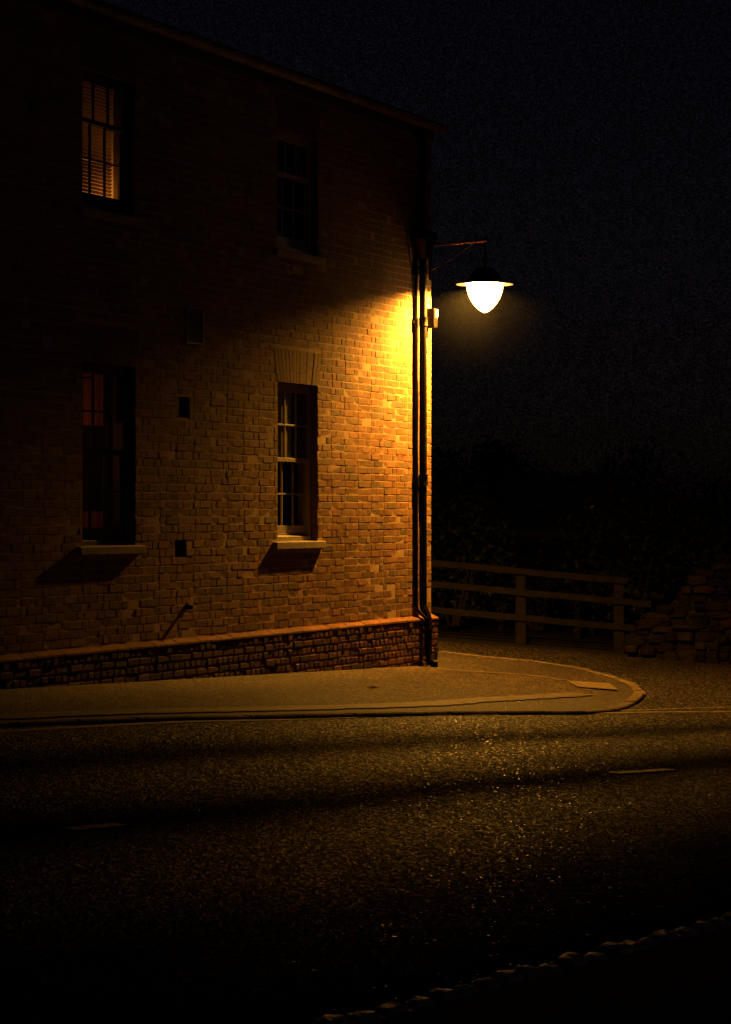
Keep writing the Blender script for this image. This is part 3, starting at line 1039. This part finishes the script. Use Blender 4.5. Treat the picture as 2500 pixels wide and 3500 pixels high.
def sheet(name, pts, dz, mat, skirt=0.0):
    import bmesh
    bm = bmesh.new()
    vs = [bm.verts.new((x, y, plane(x) + dz)) for x, y in pts]
    es = [bm.edges.new((vs[i], vs[(i + 1) % len(vs)])) for i in range(len(vs))]
    bmesh.ops.triangle_fill(bm, edges=es, use_beauty=True)
    if skirt:
        lo = [bm.verts.new((x, y, plane(x) + dz - skirt)) for x, y in pts]
        for i in range(len(vs)):
            k = (i + 1) % len(vs)
            bm.faces.new((vs[i], vs[k], lo[k], lo[i]))
    bmesh.ops.recalc_face_normals(bm, faces=bm.faces)
    me = bpy.data.meshes.new(name); bm.to_mesh(me); bm.free(); me.materials.append(mat)
    o = bpy.data.objects.new(name, me); C.objects.link(o)
    return tag(o, kind='structure')


PAV = 0.02
kerb_px = [(-900, 2540), (-400, 2500), (0, 2472), (616, 2453), (1000, 2446), (1500, 2437), (1800, 2434), (2010, 2433), (2095, 2424),
           (2160, 2398), (2188, 2370), (2170, 2346), (2115, 2322), (2010, 2292), (1900, 2271), (1780, 2256), (1640, 2244), (1500, 2227)]
kerb = [at(px, py, PAV) for px, py in kerb_px]
kerb = [(-5.5, 8.0)] + kerb + [(-1.5, 31.6), (-7, 34.0)]
kc = smooth_curve(kerb, 10)
inside = [house_pt(6, -5, 0), house_pt(10.9, -3, 0)]
tag(sheet('pavement', kc + [(p.x, p.y) for p in inside] + [(-9, 10)], PAV, M['pave'], 0.12), kind='structure')

foot_px = [(-900, 2500), (-300, 2462), (100, 2447), (554, 2431), (1000, 2422), (1450, 2407), (1644, 2393), (1838, 2383), (1960, 2377), (2020, 2366),
           (2010, 2352), (1960, 2338), (1900, 2326), (1773, 2308), (1640, 2299), (1560, 2293), (1500, 2286)]
foot = [at(px, py, PAV) for px, py in foot_px]
fc = smooth_curve(foot, 8)
tag(sheet('footway', fc + [(p.x, p.y) for p in (house_pt(0.6, -0.8, 0), house_pt(4, -1.2, 0), house_pt(9, -1.2, 0), house_pt(11.5, -0.5, 0))], PAV + 0.005, M['footway']), kind='structure')
near_side = [p for p in fc if p[1] < at(1960, 2377, PAV)[1] + 0.6 and p[0] < 2.6][:75]
ribbon('edging_strip', smooth_curve([at(px, py, PAV) for px, py in ((-300, 2464), (100, 2449), (554, 2433), (1000, 2424), (1450, 2409), (1644, 2395), (1838, 2384), (2000, 2374))], 10), 0.26, PAV + 0.010, M['edging'], 0.02)
ribbon('edging_strip', smooth_curve([at(px, py, PAV) for px, py in ((1500, 2286), (1579, 2295), (1773, 2307), (1935, 2328))], 10), 0.16, PAV + 0.010, M['edging'], 0.02)
tag(sheet('paving_slab', [at(1937, 2331, PAV), at(2085, 2340, PAV), at(2113, 2363, PAV), at(1975, 2352, PAV)], PAV + 0.016, M['slab']), kind='structure')

# kerb: separate long stones joined as one kerb
kb = MB()
kr = resample(kc, 0.62)
kn = normals(kr)
for i in range(len(kr) - 1):
    g = 0.014
    (x0, y0), (x1, y1) = kr[i], kr[i + 1]
    L = math.hypot(x1 - x0, y1 - y0)
    if L < 0.2: continue
    tx, ty = (x1 - x0) / L, (y1 - y0) / L
    sub = 6
    off = R.uniform(-0.008, 0.008); dzz = R.uniform(-0.003, 0.004)
    prev = None
    for k in range(sub + 1):
        f = g / L + (1 - 2 * g / L) * k / sub
        x, y = x0 + (x1 - x0) * f, y0 + (y1 - y0) * f
        n0 = Vector(kn[i]).lerp(Vector(kn[i + 1]), f)
        wob = 0.012 * noise.noise(Vector((x * 4, y * 4, 1))) + off
        o = (x - n0.x * (0.045 + wob), y - n0.y * (0.045 + wob)); q = (x + n0.x * 0.06, y + n0.y * 0.06)
        zt = plane(x) + PAV + 0.010 + dzz + 0.004 * noise.noise(Vector((x * 7, y * 7, 5)))
        cur = [(o[0], o[1], zt - 0.12), (o[0], o[1], zt - 0.01), (o[0] + n0.x * 0.012, o[1] + n0.y * 0.012, zt), (q[0], q[1], zt), (q[0], q[1], zt - 0.12)]
        if prev:
            for a in range(4): kb.quad(prev[a], prev[a + 1], cur[a + 1], cur[a])
        else: kb.f.append(tuple(range(len(kb.v), len(kb.v) + 5))); kb.v += cur; kb.c.append(None)
        prev = cur
    kb.f.append(tuple(range(len(kb.v), len(kb.v) + 5))); kb.v += prev; kb.c.append(None)
tag(kb.build('kerb', M['kerb']), kind='structure')

# thin worn line along the far edge of the road, and two centre dashes
fl = smooth_curve([at(px, py) for px, py in ((-700, 2556), (-300, 2524), (0, 2502), (493, 2475), (1000, 2459), (1450, 2447), (2000, 2441), (2500, 2434), (3000, 2430))], 16)
ribbon('edge_line', fl, 0.085, 0.006, M['line'], 0.006, True)
fl2 = smooth_curve([at(px, py) for px, py in ((2010, 2431), (2200, 2430), (2350, 2423), (2500, 2418), (2800, 2408))], 12)
ribbon('edge_line', fl2, 0.05, 0.006, M['line'], 0.01, True)
for p0, p1 in (((238, 2820), (415, 2806)), ((2098, 2632), (2290, 2620))):
    a, b = at(*p0, 0.02), at(*p1, 0.02)
    pts = [(a[0] + (b[0] - a[0]) * k / 12, a[1] + (b[1] - a[1]) * k / 12) for k in range(13)]
    ribbon('centre_dash', pts, 0.10, 0.008, M['line'], 0.006, True)

# pavement on this side of the road and its row of granite kerb stones
nl = sorted(near_pts)
d0 = Vector((nl[-1][0] - nl[0][0], nl[-1][1] - nl[0][1])).normalized()
ext = [(nl[0][0] - d0.x * 8, nl[0][1] - d0.y * 8)] + nl + [(nl[-1][0] + d0.x * 14, nl[-1][1] + d0.y * 14)]
tag(sheet('near_pavement', [(x + d0.y * 0.1, y - d0.x * 0.1) for x, y in ext] + [(30, 10), (30, -20), (-10, -20)], 0.045, M['nearpave'], 0.1), kind='structure')


def sett_mesh(L, W, seed):
    rr = random.Random(seed)
    m = MB()
    nu, nv = 7, 5
    grid = []
    for j in range(nv):
        for i in range(nu):
            u = -1 + 2 * i / (nu - 1); v = -1 + 2 * j / (nv - 1)
            e = max(abs(u) ** 3, abs(v) ** 3)
            z = 0.060 - 0.024 * e + rr.uniform(-0.004, 0.004)
            sh = 1 - 0.10 * abs(u * v) - rr.uniform(0, 0.05) * (abs(u) == 1 or abs(v) == 1)
            grid.append((u * L / 2 * sh, v * W / 2 * sh, z))
    i0 = len(m.v); m.v += grid
    for j in range(nv - 1):
        for i in range(nu - 1):
            m.f.append((i0 + j * nu + i, i0 + j * nu + i + 1, i0 + (j + 1) * nu + i + 1, i0 + (j + 1) * nu + i)); m.c.append(None)
    rim = [i for i in range(nu)] + [j * nu + nu - 1 for j in range(1, nv)] + [(nv - 1) * nu + i for i in range(nu - 2, -1, -1)] + [j * nu for j in range(nv - 2, 0, -1)]
    lo = len(m.v)
    for r_ in rim: m.v.append((grid[r_][0] * 1.02, grid[r_][1] * 1.02, -0.10))
    for k in range(len(rim)):
        k2 = (k + 1) % len(rim)
        m.f.append((rim[k], lo + k, lo + k2, rim[k2])); m.c.append(None)
    return m


dist = -1.4
tot = math.hypot(nl[-1][0] - nl[0][0], nl[-1][1] - nl[0][1]) + 1.3
k = 0
while dist < tot:
    L = R.uniform(0.12, 0.235)
    c = dist + L / 2
    x, y = nl[0][0] + d0.x * c, nl[0][1] + d0.y * c
    s = sett_mesh(L - 0.025, R.uniform(0.085, 0.125), k + 40).build('kerb_stone', M['sett'], None, smooth=False)
    s.location = (x, y, plane(x) + R.uniform(-0.012, 0.010)); s.rotation_euler = (R.uniform(-.05, .05), R.uniform(-.05, .05), math.atan2(d0.y, d0.x) + R.uniform(-.08, .08))
    tag(s, 'pale rough granite kerb stone in the diagonal row along the near edge of the road', 'kerb stone', 'granite kerb stones along the near road edge')
    dist += L; k += 1

# fallen leaf on the footway
lx, ly = at(1250, 2354, PAV)
lf = MB()
pr = [(0, 0), (0.03, 0.025), (0.075, 0.035), (0.12, 0.0), (0.07, -0.035), (0.03, -0.02)]
lf.f.append(tuple(range(6))); lf.c.append(None)
lf.v += [(x, y, 0.01 + 0.012 * math.sin(i * 2.1)) for i, (x, y) in enumerate(pr)]
lo = lf.build('fallen_leaf', M['leafdry']); lo.location = (lx, ly, plane(lx) + PAV + 0.004)
tag(lo, 'small dark dead leaf lying on the pale footway in front of the brick plinth', 'leaf')

# ------------------------------------------------------------------ post and rail fence beyond the side street
FY = 36.5
fe = empty('post_and_rail_fence', (2.1, FY, plane(2.1)))
tag(fe, 'weathered three-rail wooden fence beyond the side street, partly behind the house corner', 'fence')


def plank(x0, x1, y0, y1, zf, h, n, mat, name, parent, org):
    m = MB(); prev = None
    for i in range(n + 1):
        x = x0 + (x1 - x0) * i / n
        zt = zf(x) + 0.010 * noise.noise(Vector((x * 2, zf(0) * 5, 0)))
        e = 0.008 * noise.noise(Vector((x * 3, 7, zf(0))))
        cur = [(x, y0, zt - h), (x, y1, zt - h + e), (x, y1, zt + e), (x, y0, zt)]
        if prev:
            for a in range(4):
                b = (a + 1) % 4; m.quad(prev[a], prev[b], cur[b], cur[a])
        else: m.quad(*cur)
        prev = cur
    m.quad(*prev[::-1])
    m.v = [(x - org[0], y - org[1], z - org[2]) for x, y, z in m.v]
    return m.build(name, mat, parent)


org = fe.location
for hgt, xe in ((0.99, 3.62), (0.70, 3.95), (0.345, 3.85)):
    plank(-0.8, xe, FY - 0.09, FY - 0.04, lambda x: plane(x) + hgt - 0.012 * (x - 2), 0.085, 24, M['wood'], 'rail', fe, org)
for x in (-0.57, 0.79, 2.15, 3.51):
    m = MB()
    zb, zt = plane(x) - 0.1, plane(x) + 0.93
    w = 0.072
    m.hexa([(x - w, FY - 0.04, zb), (x + w, FY - 0.04, zb), (x + w, FY + 0.09, zb), (x - w, FY + 0.09, zb),
            (x - w * .95, FY - 0.038, zt), (x + w * .9, FY - 0.038, zt), (x + w * .9, FY + 0.085, zt - 0.02), (x - w * .95, FY + 0.085, zt - 0.02)])
    m.v = [(a - org[0], b - org[1], c - org[2]) for a, b, c in m.v]
    m.build('post', M['wood'], fe, bevel=0.006)

# handrail standing further back
HY = 40.0
hr = empty('handrail', (3.0, HY, plane(3.0)))
tag(hr, 'single high wooden handrail standing behind the three-rail fence', 'handrail')
org = hr.location
plank(1.95, 3.32, HY - 0.06, HY, lambda x: 1.39 - 0.045 * (x - 1.9), 0.075, 14, M['wood'], 'rail', hr, org)
for x in (2.05, 3.22):
    m = MB(); m.box(x - 0.045 - org[0], x + 0.045 - org[0], 0.002, 0.09, -0.1, 1.29 - 0.045 * (x - 1.9) - org[2]); m.build('post', M['wood'], hr, bevel=0.005)

# ------------------------------------------------------------------ ruined rubble wall at the right
SWY = 35.4
sw = empty('stone_wall', (4.6, SWY, plane(4.6)))
tag(sw, 'low rubble stone wall with a sloping broken end at the right edge', 'wall')
org = sw.location
st = MB()


def wall_top(x):
    if x < 3.55: return -9
    t = (x - 3.55) / 1.15
    base = plane(x)
    return (plane(3.6) + 0.18) + (1.06 - plane(3.6) - 0.18) * min(1, t) ** 0.95 + 0.05 * noise.noise(Vector((x * 3, 0, 0))) if t < 1 else 1.06 + 0.03 * noise.noise(Vector((x * 3, 0, 0)))


def stone(mb, cx, cy, cz, lx, ly, lz, col, seed):
    nu, nv = 9, 6
    i0 = len(mb.v)
    for j in range(nv + 1):
        ph = -math.pi / 2 + math.pi * j / nv
        for i in range(nu):
            th = 2 * math.pi * i / nu
            d = Vector((math.cos(th) * math.cos(ph), math.sin(th) * math.cos(ph), math.sin(ph)))
            e = 0.45
            q = Vector([math.copysign(abs(c) ** e, c) for c in d])
            k = 1 + 0.22 * noise.noise(d * 1.7 + Vector((seed * 3.1, seed, 0)))
            mb.v.append((cx + q.x * lx / 2 * k, cy + q.y * ly / 2 * k, cz + q.z * lz / 2 * k))
    for j in range(nv):
        for i in range(nu):
            i2 = (i + 1) % nu
            mb.f.append((i0 + j * nu + i, i0 + j * nu + i2, i0 + (j + 1) * nu + i2, i0 + (j + 1) * nu + i)); mb.c.append(col)


sd = 0
zr = -0.75
while zr < 1.1:
    hh = R.uniform(0.09, 0.15)
    x = 3.45
    while x < 9.0:
        L = R.uniform(0.13, 0.32)
        xc = x + L / 2
        if zr + hh * 0.5 < wall_top(xc) and zr + hh > plane(xc) - 0.1:
            kk = R.uniform(0.35, 1.3)
            col = R.choice([(0.026, 0.018, 0.011), (0.034, 0.023, 0.012), (0.015, 0.014, 0.008), (0.033, 0.017, 0.01)])
            stone(st, xc - org[0], R.uniform(-0.06, 0.04) - 0.12, zr + hh / 2 - org[2] + R.uniform(-0.02, 0.02) + 0.04 * noise.noise(Vector((xc * 1.5, zr * 2, 4))), L * R.uniform(0.9, 1.15), 0.34, hh * R.uniform(0.85, 1.3), tuple(c * kk for c in col), sd)
            sd += 1
        x += L
    zr += hh
st.build('rubble', M['rubble'], sw)
cr = MB()
xs_ = [3.55 + 0.2 * i for i in range(28)]
for a, b in zip(xs_, xs_[1:]):
    za, zb_ = max(wall_top(a), -0.3) - 0.12, max(wall_top(b), -0.3) - 0.12
    cr.hexa([(a - org[0], -0.2, -0.6), (b - org[0], -0.2, -0.6), (b - org[0], 0.22, -0.6), (a - org[0], 0.22, -0.6),
             (a - org[0], -0.2, za - org[2]), (b - org[0], -0.2, zb_ - org[2]), (b - org[0], 0.22, zb_ - org[2]), (a - org[0], 0.22, za - org[2])])
cr.build('core', M['earth'], sw)

# ------------------------------------------------------------------ bushes behind the fence
def bush(x, y, rx_, ry_, h, n, label, seed):
    rr = random.Random(seed)
    e = empty('bush', (x, y, plane(x) - 0.05))
    tag(e, label, 'bush', 'bushes behind the fence')
    lm = MB()
    blobs = []
    for _ in range(16):
        th = rr.uniform(0, 2 * math.pi); q = rr.uniform(0, 0.75)
        zc = rr.uniform(0.2, 0.9) * h
        blobs.append((math.cos(th) * q * rx_, math.sin(th) * q * ry_, zc, rr.uniform(0.16, 0.34) * h))
    for _ in range(n):
        bx, by, bz, br = rr.choice(blobs)
        d = Vector((rr.gauss(0, 1), rr.gauss(0, 1), rr.gauss(0, 1))).normalized()
        p = Vector((bx, by, bz)) + d * br * rr.uniform(0.6, 1.08)
        if p.z < 0.03: continue
        s = rr.uniform(0.03, 0.065)
        u = Vector((rr.gauss(0, 1), rr.gauss(0, 1), rr.gauss(0, 1))).normalized()
        v = u.cross(Vector((rr.gauss(0, 1), rr.gauss(0, 1), rr.gauss(0, 1)))).normalized()
        lm.quad(p - u * s, p + v * s * 0.5, p + u * s, p - v * s * 0.5)
    lm.build('foliage', M['leaf'], e)
    sm = MB()
    for _ in range(7):
        bx, by, bz, br = rr.choice(blobs)
        sm.tube([(bx * 0.1, by * 0.1, 0), (bx * 0.5, by * 0.5, bz * 0.5), (bx, by, bz)], [0.03, 0.02, 0.008], 6)
    sm.build('stem', M['stem'], e)


bush(1.3, 39.2, 1.0, 0.8, 2.3, 3200, 'dark leafy bush behind the fence right beside the house corner', 1)
bush(2.7, 41.4, 1.1, 0.9, 2.0, 2600, 'dark bush behind the single handrail, between fence posts', 2)
bush(4.0, 39.4, 1.0, 0.9, 2.75, 4200, 'tall dark green bush behind the right hand end of the fence', 3)
bush(5.2, 39.0, 0.9, 0.9, 2.5, 3200, 'dark bush behind the sloping end of the stone wall', 4)
bush(3.72, 37.1, 0.22, 0.2, 0.9, 420, 'small weedy shrub growing at the last fence post', 5)
bush(6.9, 40.2, 1.0, 0.9, 1.7, 1800, 'dark bush behind the stone wall at the far right', 6)

def tree(x, y, h, r, n, label, seed):
    rr = random.Random(seed)
    e = empty('tree', (x, y, plane(x) - 0.05)); tag(e, label, 'tree', 'dark trees beyond the outbuilding')
    m = MB(); m.tube([(0, 0, 0), (0.05, 0, h * 0.35), (0.0, 0.05, h * 0.7)], [0.16, 0.12, 0.06], 8)
    for _ in range(7):
        th = rr.uniform(0, 6.28); q = r * rr.uniform(0.4, 0.8)
        m.tube([(0, 0, h * rr.uniform(0.3, 0.5)), (q * .5 * math.cos(th), q * .5 * math.sin(th), h * .6), (q * math.cos(th), q * math.sin(th), h * rr.uniform(.65, .85))], [0.06, 0.04, 0.015], 6)
    m.build('trunk', M['stem'], e)
    lm = MB(); blobs = []
    for _ in range(22):
        th = rr.uniform(0, 6.28); q = r * math.sqrt(rr.random())
        zc = h * (0.35 + 0.5 * rr.random() * (1 - 0.45 * q / r))
        blobs.append((q * math.cos(th), q * math.sin(th), zc, rr.uniform(0.22, 0.42) * r))
    for _ in range(n):
        bx, by, bz, br = rr.choice(blobs)
        p = Vector((bx, by, bz)) + Vector((rr.gauss(0, 1), rr.gauss(0, 1), rr.gauss(0, 1))).normalized() * br * rr.uniform(0.4, 1.1)
        sz = rr.uniform(0.05, 0.11)
        u = Vector((rr.gauss(0, 1), rr.gauss(0, 1), rr.gauss(0, 1))).normalized(); v = u.cross(Vector((rr.gauss(0, 1), rr.gauss(0, 1), 1))).normalized()
        lm.quad(p - u * sz, p + v * sz * 0.6, p + u * sz, p - v * sz * 0.6)
    lm.build('crown', M['leaf'], e)


tree(3.0, 66.0, 4.4, 1.7, 3000, 'dark tree beyond the outbuilding, nearest the house corner', 21)
tree(5.6, 68.0, 3.9, 1.9, 3000, 'broad dark tree rising beyond the right end of the outbuilding', 22)
tree(8.6, 65.0, 3.4, 1.6, 2600, 'low dark tree far off above the stone wall', 23)

# ------------------------------------------------------------------ low outbuilding far behind and a gate pier
ob = empty('outbuilding', (4.6, 58.0, plane(4.6)))
tag(ob, 'low dark outbuilding far behind the bushes with a pale eaves board', 'building')
m = MB(); m.box(-1.4, 1.25, 0.0, 4.0, -0.2, 2.62); m.build('wall', M['render'], ob)
m = MB(); m.box(-1.4, 1.25, -0.16, -0.12, 2.625, 2.76); m.build('eaves_board', M['gutter'], ob)
m = MB(); m.hexa([(-1.5, -0.11, 2.63), (1.35, -0.11, 2.63), (1.35, 4.2, 2.63), (-1.5, 4.2, 2.63),
                  (-1.5, -0.11, 2.66), (1.35, -0.11, 2.66), (1.3, 4.1, 2.70), (-1.45, 4.1, 2.70)]); m.build('roof', M['slate'], ob)
m = MB(); m.box(-0.4, 0.4, -0.03, -0.004, -0.2, 1.9); m.build('door', M['darkpaint'], ob)
gp = empty('gate_pier', (5.62, 39.6, plane(5.62)))
tag(gp, 'pale square gate pier with a cap at the extreme right edge above the stone wall', 'gate pier')
m = MB(); m.box(-0.16, 0.16, -0.16, 0.16, -0.1, 2.15); m.build('shaft', M['render'], gp, bevel=0.01)
m = MB(); m.box(-0.2, 0.2, -0.2, 0.2, 2.151, 2.23)
m.hexa([(-0.16, -0.16, 2.231), (0.16, -0.16, 2.231), (0.16, 0.16, 2.231), (-0.16, 0.16, 2.231), (-0.05, -0.05, 2.36), (0.05, -0.05, 2.36), (0.05, 0.05, 2.36), (-0.05, 0.05, 2.36)])
m.build('cap', M['render'], gp, bevel=0.008)

# ------------------------------------------------------------------ night sky and moonlight
w = bpy.data.worlds.new('World'); sc.world = w; w.use_nodes = True
nt = w.node_tree; bg = nt.nodes['Background']
sky = nt.nodes.new('ShaderNodeTexSky'); sky.sky_type = 'NISHITA'; sky.sun_disc = False
SUN_EL, SUN_AZ = math.radians(12), math.radians(115)
sky.sun_elevation = SUN_EL; sky.sun_rotation = SUN_AZ
mixn = nt.nodes.new('ShaderNodeMix'); mixn.data_type = 'RGBA'; mixn.blend_type = 'MULTIPLY'; mixn.inputs[0].default_value = 1.0
mixn.inputs[7].default_value = (0.88, 0.63, 1.0, 1)
tc = nt.nodes.new('ShaderNodeTexCoord')
sv = nt.nodes.new('ShaderNodeTexVoronoi'); sv.inputs['Scale'].default_value = 2600
nt.links.new(tc.outputs['Generated'], sv.inputs['Vector'])
sr = nt.nodes.new('ShaderNodeValToRGB'); sr.color_ramp.elements[0].color = (0.45, 0.45, 0.45, 1); sr.color_ramp.elements[1].color = (2.8, 2.4, 2.7, 1)
sr.color_ramp.elements[0].position = 0.5; sr.color_ramp.elements[1].position = 1.0
sx = nt.nodes.new('ShaderNodeSeparateColor'); nt.links.new(sv.outputs['Color'], sx.inputs[0]); nt.links.new(sx.outputs[0], sr.inputs['Fac'])
mix2 = nt.nodes.new('ShaderNodeMix'); mix2.data_type = 'RGBA'; mix2.blend_type = 'MULTIPLY'; mix2.inputs[0].default_value = 1.0
nt.links.new(sky.outputs[0], mixn.inputs[6]); nt.links.new(mixn.outputs[2], mix2.inputs[6]); nt.links.new(sr.outputs[0], mix2.inputs[7]); nt.links.new(mix2.outputs[2], bg.inputs['Color'])
bg.inputs['Strength'].default_value = 0.00078
w.cycles.sampling_method = 'NONE'
sl = bpy.data.lights.new('moon', 'SUN'); sl.energy = 0.0015; sl.angle = math.radians(0.5); sl.color = (0.85, 0.85, 1.0)
so = bpy.data.objects.new('moon', sl); C.objects.link(so)
d = Vector((math.cos(SUN_EL) * math.sin(SUN_AZ), math.cos(SUN_EL) * math.cos(SUN_AZ), math.sin(SUN_EL)))
so.rotation_euler = d.to_track_quat('Z', 'Y').to_euler()

sc.view_settings.view_transform = 'Standard'; sc.view_settings.look = 'None'
sc.view_settings.exposure = 0; sc.view_settings.gamma = 1

sc.cycles.diffuse_bounces = 1
